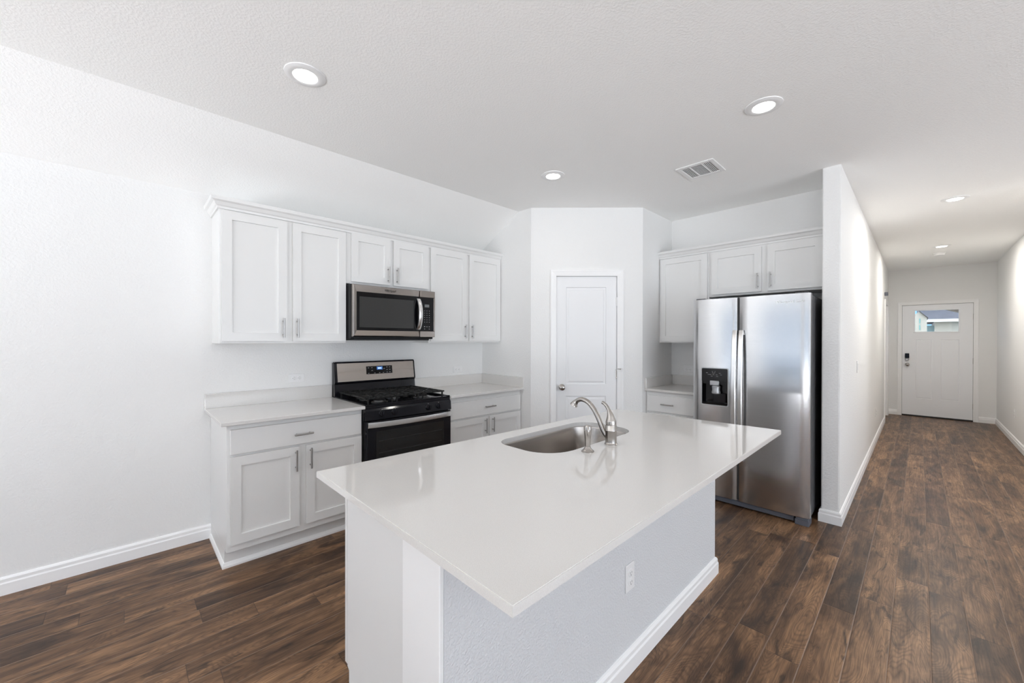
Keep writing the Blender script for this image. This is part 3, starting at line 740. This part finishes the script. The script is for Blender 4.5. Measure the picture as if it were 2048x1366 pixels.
box(bm, hx0+.004, hx1-.004, -FD+.044, -FD+.049, hz0, 1.06); box(bm, hx0+.002, hx1-.002, yo+.006, -FD+.049, hz0, hz0+.018)
obj('dispenser_panel', bm, MGLASSB, fd)
bm = bmesh.new(); box(bm, .148, .220, yo-.004, yo+.014, 1.012, 1.052, .003); lathe(bm, [(.034, 0), (.037, .008), (.031, .03), (.034, .062), (.026, .07)], 24, Matrix.Translation((.190, yo+.024, .940)))
obj('dispenser_nozzle', bm, MSILVERP, fd, True)
bm = bmesh.new(); box(bm, .160, .262, -FD+.030, -FD+.036, .862, .942, .002); obj('dispenser_paddle', bm, MBLK, fd)
bm = bmesh.new()
for (px, pz) in ((.122,1.118),(.150,1.104),(.176,1.104),(.202,1.104),(.226,1.118),(.236,1.104),(.162,1.090),(.206,1.090),(.136,1.104)): box(bm, px-.007, px+.007, yo+.0002, yo+.0012, pz-.0018, pz+.0018)
tube(bm, [(.166, yo, 1.134), (.170, yo, 1.116), (.186, yo, 1.116), (.190, yo, 1.134)], .0014, 5)
obj('dispenser_print', bm, MPRINT, fd)
# handles: long bowed flat bars
for nm_, par, xc in (('freezer_handle', fd, .345), ('fridge_handle', rd, .393)):
    bm = bmesh.new(); rings = []
    for k in range(31):
        u = k/30; zz = .40 + 1.085*u; yo2 = -FD-.022-.040*math.sin(PI*u)**.55; w2 = .017
        rings.append([bm.verts.new(p) for p in ((xc-w2, yo2+.014, zz), (xc-w2, yo2+.002, zz), (xc-w2+.004, yo2-.002, zz), (xc+w2-.004, yo2-.002, zz), (xc+w2, yo2+.002, zz), (xc+w2, yo2+.014, zz))])
    for a, c_ in zip(rings, rings[1:]):
        for k in range(6): bm.faces.new((a[k], a[(k+1)%6], c_[(k+1)%6], c_[k]))
    bm.faces.new(rings[0]); bm.faces.new(rings[-1])
    for zz in (.41, 1.455): box(bm, xc-.013, xc+.013, -FD-.026, -FD+.004, zz-.010, zz+.022, .003)
    obj(nm_, bm, MSTEEL_L, par, True)
obj('top_hinge_cover', B(.02, .10, -FD+.010, -FD+.13, FT-.012, FT+.010, .004), MFSIDE, r)
obj('top_hinge_cover', B(FW-.10, FW-.02, -FD+.010, -FD+.13, FT-.012, FT+.010, .004), MFSIDE, r)
obj('base_grille', B(.010, FW-.10, -FD+.02, -FD+.10, .012, .052, .004), MSLATE, r)
for q in (.004, FW-.094):
    bm = bmesh.new(); box(bm, q, q+.09, -FD+.002, -FD+.11, .0, .046, .004); box(bm, q+.01, q+.085, -FD-.001, -FD+.05, .046, .058, .002); obj('roller_cover', bm, MSLATE, r)
text_mesh('brand_mark', 'Whirlpool', .030, MLOGO_W, r, (.690, -FD-.0092, 1.700))
text_mesh('model_script', 'Gold', .026, MLOGO_W, r, (.790, -FD-.0082, 1.700), shear=.3)

# ------------------------------------------------------------------ island
IX0, IX1 = .588, 2.540; IWY = -2.646; IY1 = -2.028
r = thing('kitchen_island', 'white kitchen island with a textured half wall facing the living room', 'island', (IX0, IWY, 0), 0)
def L(x0, x1, y0, y1): return x0-IX0, x1-IX0, y0-IWY, y1-IWY
HWY = -2.478
obj('island_half_wall', B(*L(IX0, IX1, IWY, HWY), 0, .889), MISL, r)
bm = bmesh.new()
box(bm, *L(IX0+.004, IX0+.022, HWY, IY1), .118, .889); box(bm, *L(IX1-.038, IX1-.02, HWY, IY1), .118, .889); box(bm, *L(IX0+.022, IX1-.038, HWY, IY1), .118, .136)
box(bm, *L(IX0+.022, IX1-.038, IY1-.018, IY1), .136, .889)
obj('island_cabinet_body', bm, MCAB, r)
obj('toe_kick', B(*L(IX0+.004, IX1-.02, HWY, IY1-.075), 0, .118), MCAB, r)
# end panel on the left and trim band over the half-wall end, with a cap strip under the top
bm = bmesh.new(); box(bm, *L(IX0-.014, IX0, HWY-.17+.002, HWY+.022), 0, .862, .002)
obj('end_trim_board', bm, MTR, r)
bm = bmesh.new(); box(bm, *L(IX0-.024, IX0, HWY-.172, HWY+.035), .862, .890, .004, seg=2); obj('end_cap_molding', bm, MTR, r)
bm = bmesh.new(); prism(bm, [(HWY+.022-IWY, 0), (IY1-.075-IWY, 0), (IY1-.075-IWY, .150), (IY1-IWY, .195), (IY1-IWY, .889), (HWY+.022-IWY, .889)], 'x', -.002, .004)
obj('end_panel', bm, MCAB, r)
# baseboards around the half wall
bm = bmesh.new(); loft(bm, [(IX0-.014-IX0, 0), (IX1-IX0, 0), (IX1-IX0, HWY-IWY)], BP); obj('island_baseboard', bm, MTR, r)
bm = bmesh.new(); loft(bm, [(-.014, IY1-.075-IWY), (-.014, -.0)], [(0, 0), (.012, 0), (.012, .03), (.004, .05), (0, .052)]); obj('shoe_molding', bm, MTR, r)
# doors facing the range
for k in range(4):
    w_ = (IX1-.02-IX0-.004)/4; a = IX0-.0075+w_*k; bm = bmesh.new()
    panel_door(bm, -(a+w_-.006), -(a+.006), .200, .870, -.0195, .019, [(-(a+w_-.062), -(a+.062), .256, .814)], depth=.009, lip=0)
    bm.transform(Matrix.Translation((-IX0, IY1-IWY+.003, 0)) @ Matrix.Rotation(PI, 4, 'Z'))
    o = obj('door', bm, MCAB, r)
    hm = pull(0, .78, 0); hm.transform(Matrix.Translation((a+(w_-.035 if k % 2 == 0 else .035)-IX0, IY1-IWY+.020, 0)) @ Matrix.Rotation(PI, 4, 'Z')); obj('handle', hm, MPULL, o, True)
# island top with sink cut-out
outer = [(.507, -2.982), (2.551, -2.978), (2.487, -2.010), (.505, -1.945)]
hole = rrect(1.262, 1.985, -2.432, -2.078, [.15, .11, .12, .09], 10)
bm = slab_hole(outer, [hole], .890, CT)
bmesh.ops.bevel(bm, geom=[e for e in bm.edges if len(e.link_faces) == 2 and e.calc_face_angle(0) > .8 and e.calc_length() > .3], offset=.0018, segments=2, affect='EDGES')
tp = obj('island_countertop', bm, MQ); tag(tp, 'large white quartz island countertop with a sink cut-out', 'countertop')
# sink
r = thing('kitchen_sink', 'undermount stainless steel sink bowl in the island countertop', 'sink', (1.62, -2.25, .70), 0)
def ringz(inset, z, rs=(.15,.11,.12,.09)):
    return [(x_-1.62, y_+2.25, z-.70) for x_, y_ in rrect(1.254+inset, 1.993-inset, -2.440+inset, -2.070-inset, [max(.02, q-inset*.6) for q in rs], 10)]
bm = bmesh.new(); rs_ = [ringz(-.012, .889), ringz(.0, .889), ringz(.003, .880), ringz(.012, .735), ringz(.022, .712), ringz(.045, .702), ringz(.12, .699)]
vr = [[bm.verts.new(p) for p in q] for q in rs_]
for a, c_ in zip(vr, vr[1:]):
    for k in range(len(a)): bm.faces.new((a[k], a[(k+1)%len(a)], c_[(k+1)%len(a)], c_[k]))
bm.faces.new(vr[-1]); obj('sink_bowl', bm, MSINK, r, True)
bm = bmesh.new(); lathe(bm, [(.045, .0005), (.045, .003), (.036, .003), (.034, -.001), (.010, -.001)], 28, Matrix.Translation((0, 0, 0))); obj('drain', bm, MNICK, r, True)
# faucet
r = thing('faucet', 'brushed nickel single-lever kitchen faucet with an arched spout', 'faucet', (1.631, -2.492, CT), 0)
bm = bmesh.new(); lathe(bm, [(.0305, 0), (.0305, .003), (.027, .007), (.0262, .012), (.0262, .062), (.0268, .063), (.0268, .066), (.0262, .067), (.0262, .086), (.024, .089), (.024, .091)], 36)
obj('faucet_body', bm, MNICK, r, True)
P = [(.018, .032), (.030, .042), (.044, .062), (.058, .090), (.075, .122), (.096, .152), (.120, .176), (.146, .189), (.170, .192), (.192, .184), (.208, .170), (.216, .158)]
def smooth(P, n=4):
    out = []
    for i in range(len(P)-1):
        p0 = P[max(i-1,0)]; p1 = P[i]; p2 = P[i+1]; p3 = P[min(i+2, len(P)-1)]
        for k in range(n):
            t_ = k/n; out.append(tuple(.5*((2*b_)+(-a_+c_)*t_+(2*a_-5*b_+4*c_-d_)*t_*t_+(-a_+3*b_-3*c_+d_)*t_**3) for a_, b_, c_, d_ in zip(p0, p1, p2, p3)))
    out.append(tuple(P[-1])); return out
SP = smooth([(0, y_, z_) for y_, z_ in P]); nS = len(SP)
rad = [.0125 - .0015*(i/nS) if i < nS*.82 else .011 + .010*((i/nS-.82)/.18) for i in range(nS)]
bm = bmesh.new(); tube(bm, SP, rad, 20); obj('spout', bm, MNICK, r, True)
bm = bmesh.new(); HP = smooth([(0, 0, .089), (0, 0, .096), (0, .001, .112), (0, .003, .130), (0, .008, .148), (0, .016, .164), (0, .027, .178), (0, .038, .187), (0, .048, .190)], 4)
nH = len(HP); hr = []
for i in range(nH):
    u = i/(nH-1); hr.append((.0235 if u < .05 else .0245 - .0005*u) if u < .22 else .0244 - (.0244-.0085)*min(1, (u-.22)/.36)**.9 - .002*max(0, u-.58))
tube(bm, HP, hr, 20); obj('lever_handle', bm, MNICK, r, True)
# sprayer
r = thing('side_sprayer', 'brushed nickel side sprayer standing beside the faucet on the island', 'sprayer', (1.448, -2.489, CT), 0)
bm = bmesh.new(); lathe(bm, [(.028, 0), (.028, .003), (.017, .012), (.0135, .020), (.0125, .022)], 28); obj('sprayer_base', bm, MNICK, r, True)
bm = bmesh.new(); lathe(bm, [(.0115, .020), (.0118, .036), (.0140, .066), (.0165, .090), (.0170, .104), (.0145, .112), (.006, .116)], 28); sh = obj('spray_head', bm, MNICK, r, True)
bm = bmesh.new(); tube(bm, [(-.010, -.010, .070), (-.0125, -.0115, .085), (-.012, -.011, .100), (-.006, -.006, .113)], [.004, .006, .006, .004], 12); obj('spray_trigger', bm, MNICK, sh, True)

# ------------------------------------------------------------------ outlets and switches
def outlet(label, loc, rot, horiz=False, switch=False, group='white wall outlets'):
    r = thing('light_switch' if switch else 'wall_outlet', label, 'switch' if switch else 'outlet', loc, rot, 'white wall switches' if switch else group)
    R = Matrix.Rotation(PI/2, 4, 'Y') if horiz else Matrix.Identity(4)
    bm = bmesh.new(); box(bm, -.035, .035, -.006, -.0003, -.057, .057, .003, 2); bm.transform(R); obj('cover_plate', bm, MWHITEP, r)
    if switch:
        bm = bmesh.new(); box(bm, -.016, .016, -.009, -.005, -.033, .033, .002); bm.transform(R); obj('rocker', bm, MWHITEP, r)
        return r
    for s in (-.0195, .0195):
        bm = bmesh.new(); lathe(bm, [(.0172, 0), (.0172, .0022), (.0155, .003)], 24, Matrix.Translation((0, -.0060, s)) @ Matrix.Rotation(PI/2, 4, 'X')); bm.transform(R)
        o = obj('receptacle', bm, MWHITEP, r, True)
        bm = bmesh.new(); box(bm, -.0075, -.0055, -.0095, -.0088, s-.003, s+.006); box(bm, .0055, .0075, -.0095, -.0088, s-.002, s+.005); box(bm, -.002, .002, -.0095, -.0088, s-.011, s-.007); bm.transform(R)
        obj('slots', bm, MSLOT, o)
    return r
outlet('horizontal white wall outlet above the countertop left of the stove', (.984, 0, 1.092), 0, True)
outlet('horizontal white wall outlet above the countertop right of the stove', (2.583, 0, 1.082), 0, True)
outlet('horizontal white wall outlet above the small counter by the refrigerator', (XF, -1.752, 1.089), -PI/2, True)
outlet('vertical white outlet on the textured half wall of the island', (1.527, IWY, .400), 0)
outlet('small white outlet low on the right wall of the hallway', (8.645, YR, .415), PI)
outlet('small white outlet low on the left wall of the hallway', (7.43, YW1, .407), 0)
outlet('white rocker switch on the left wall of the hallway', (5.05, YW1, 1.15), 0, False, True)
bm = B(9.25, 9.30, YW1-.045, YW1, 2.165, 2.225, .006); tag(obj('door_chime', bm, MSLATE), 'small grey sensor box above the side door in the hallway', 'sensor')

# ------------------------------------------------------------------ ceiling fixtures
def downlight(label, x, y, power):
    r = thing('recessed_light', label, 'ceiling light', (x, y, ZC), 0, 'recessed ceiling lights')
    bm = bmesh.new(); lathe(bm, [(.094, 0), (.093, -.004), (.080, -.008), (.060, -.010), (.055, -.007)], 40, capt=False); obj('light_trim', bm, MWHITEP, r, True)
    bm = bmesh.new(); lathe(bm, [(.055, -.006), (.053, -.009), (.030, -.0105), (.004, -.011)], 40); obj('light_lens', bm, MLIGHT, r, True)
    d = bpy.data.lights.new('lamp', 'AREA'); d.shape = 'DISK'; d.size = .10; d.energy = power; d.color = (1.0, .955, .89)
    o = bpy.data.objects.new('lamp_glow', d); COL.objects.link(o); o.parent = r; o.location = (0, 0, -.016)
downlight('recessed ceiling light nearest the camera, above the island and stove', .649, -1.337, LAMP)
downlight('recessed ceiling light near the corner pantry door', 2.481, -1.425, LAMP)
downlight('recessed ceiling light in front of the refrigerator and partition wall', 2.599, -2.877, LAMP)
downlight('recessed ceiling light halfway along the hallway', 5.567, -3.728, HALL)
downlight('recessed ceiling light at the far end of the hallway near the front door', 8.225, -3.713, HALL)
for i_, (x_, y_) in enumerate(((-1.9, -1.6), (-1.9, -4.4), (.9, -5.6), (3.4, -5.6), (-1.9, -6.6))):  # unseen lamps added to even out the room light
    downlight(['added unseen fill light in the living area behind the camera'][0] + [', by the left window', ', beside the left wall', ', nearest the island', ', nearest the hallway', ', by the rear corner'][i_], x_, y_, LAMP)
bm = bmesh.new(); lathe(bm, [(.070, 0), (.070, -.010), (.062, -.014), (.060, -.032), (.052, -.040), (.01, -.042)], 36)
o = obj('smoke_detector', bm, MWHITEP, None, True, loc=(8.854, -3.704, ZC)); tag(o, 'round white smoke detector on the hallway ceiling', 'smoke detector')
# air vent: x 3.07..3.355, y -2.167..-2.443
r = thing('ceiling_vent', 'white rectangular air supply register on the ceiling before the refrigerator', 'vent', (3.213, -2.305, ZC), 0)
bm = bmesh.new(); hw, hh = .142, .138
for (a, c_, d_, e_) in ((-hw, hw, -hh, -hh+.032), (-hw, hw, hh-.032, hh), (-hw, -hw+.034, -hh+.032, hh-.032), (hw-.034, hw, -hh+.032, hh-.032),
                        (-hw+.034, hw-.034, -.050, -.040), (-hw+.034, hw-.034, .040, .050)): box(bm, a, c_, d_, e_, -.008, 0, .003)
obj('vent_frame', bm, MWHITEP, r)
obj('vent_backing', B(-hw+.03, hw-.03, -hh+.03, hh-.03, -.0015, -.0002), MVENT, r)
bm = bmesh.new()
for s in (-1, 1):
    for k in range(5): yy = s*(.056+k*.0115); box(bm, -hw+.034, hw-.034, yy-.0022, yy+.0022, -.005, -.002)
for k in range(13): xx = -.096+k*.016; box(bm, xx-.0018, xx+.0018, -.040, .040, -.005, -.003)
obj('vent_louvers', bm, MWHITEP, r)

# unseen tall wall, added to dim the sky mirrored in the stainless doors
struct('wall_sky_dimmer', B(-13.6, -13, -22, 16, -.25, 4.6), mat('sky_dimmer_grey', (.42,.41,.39), .9))
# ------------------------------------------------------------------ outside, seen through the entry door light
struct('ground_outside', B(XE+.16, 60, -25, 20, -.25, -.05), MGRASS)
r = thing('neighbor_house', 'pale neighbouring house with grey shingle roof seen through the front door window', 'house', (30, -8, 0), 0)
obj('house_wall', B(0, 8, -7, 3.95, -.1, 2.42), MEXT, r)
obj('side_wall', B(.6, 8, 3.95, 4.35, -.1, 2.2), MEXT2, r)
obj('fascia', B(-.45, -.37, -7.4, 4.35, 2.36, 2.50), MFAS, r)
bm = bmesh.new(); v = [bm.verts.new(p) for p in ((-.45,-7.4,2.49),(8.4,-7.4,2.49),(8.4,4.6,2.49),(-.45,4.6,2.49),(4.0,-1.0,4.6),(4.0,4.6,4.6))]
for f in ((0,1,4),(0,4,5,3),(1,2,5,4),(2,3,5),(0,3,2,1)): bm.faces.new([v[i] for i in f])
obj('roof', bm, MSH, r)
r = thing('gabled_house', 'narrow cream gabled house front seen left in the front door window', 'house', (24, -3.1, 0), 0)
bm = bmesh.new(); prism(bm, [(-.62, 0), (.4, 0), (.4, 2.35), (-.11+.0, 2.62), (-.62, 2.30)], 'x', 0, 3); 
bm.free(); bm = bmesh.new(); prism(bm, [(-.62, -.1), (-.17, -.1), (-.17, 2.38), (-.27, 2.52), (-.395, 2.62), (-.62, 2.36)], 'x', 0, 3)
obj('gable_wall', bm, MEXT, r)
bm = bmesh.new(); prism(bm, [(-.655, 2.36), (-.62, 2.36), (-.395, 2.62), (-.395, 2.655)], 'x', -.1, 3); obj('gable_trim', bm, MBLKM, r)
for z_ in (1.86, 2.13): obj('window', B(-.02, 0, -.425, -.395, z_, z_+.2), MTEAL, r)
r = thing('porch_roof', 'brown underside of the porch roof seen at the top right of the front door window', 'roof', (XE+.8, -4.0, 2.0), 0)
bm = bmesh.new(); prism(bm, [(-1.5, -.02), (.155, .03), (.155, .25), (-1.5, .3)], 'x', 0, .3)
bm.free(); bm = bmesh.new(); prism(bm, [(-.25, -.14), (-.02, -.055), (.16, .015), (.2, .3), (-.25, .3)], 'x', 0, .3); obj('porch_beam', bm, MSOF, r)
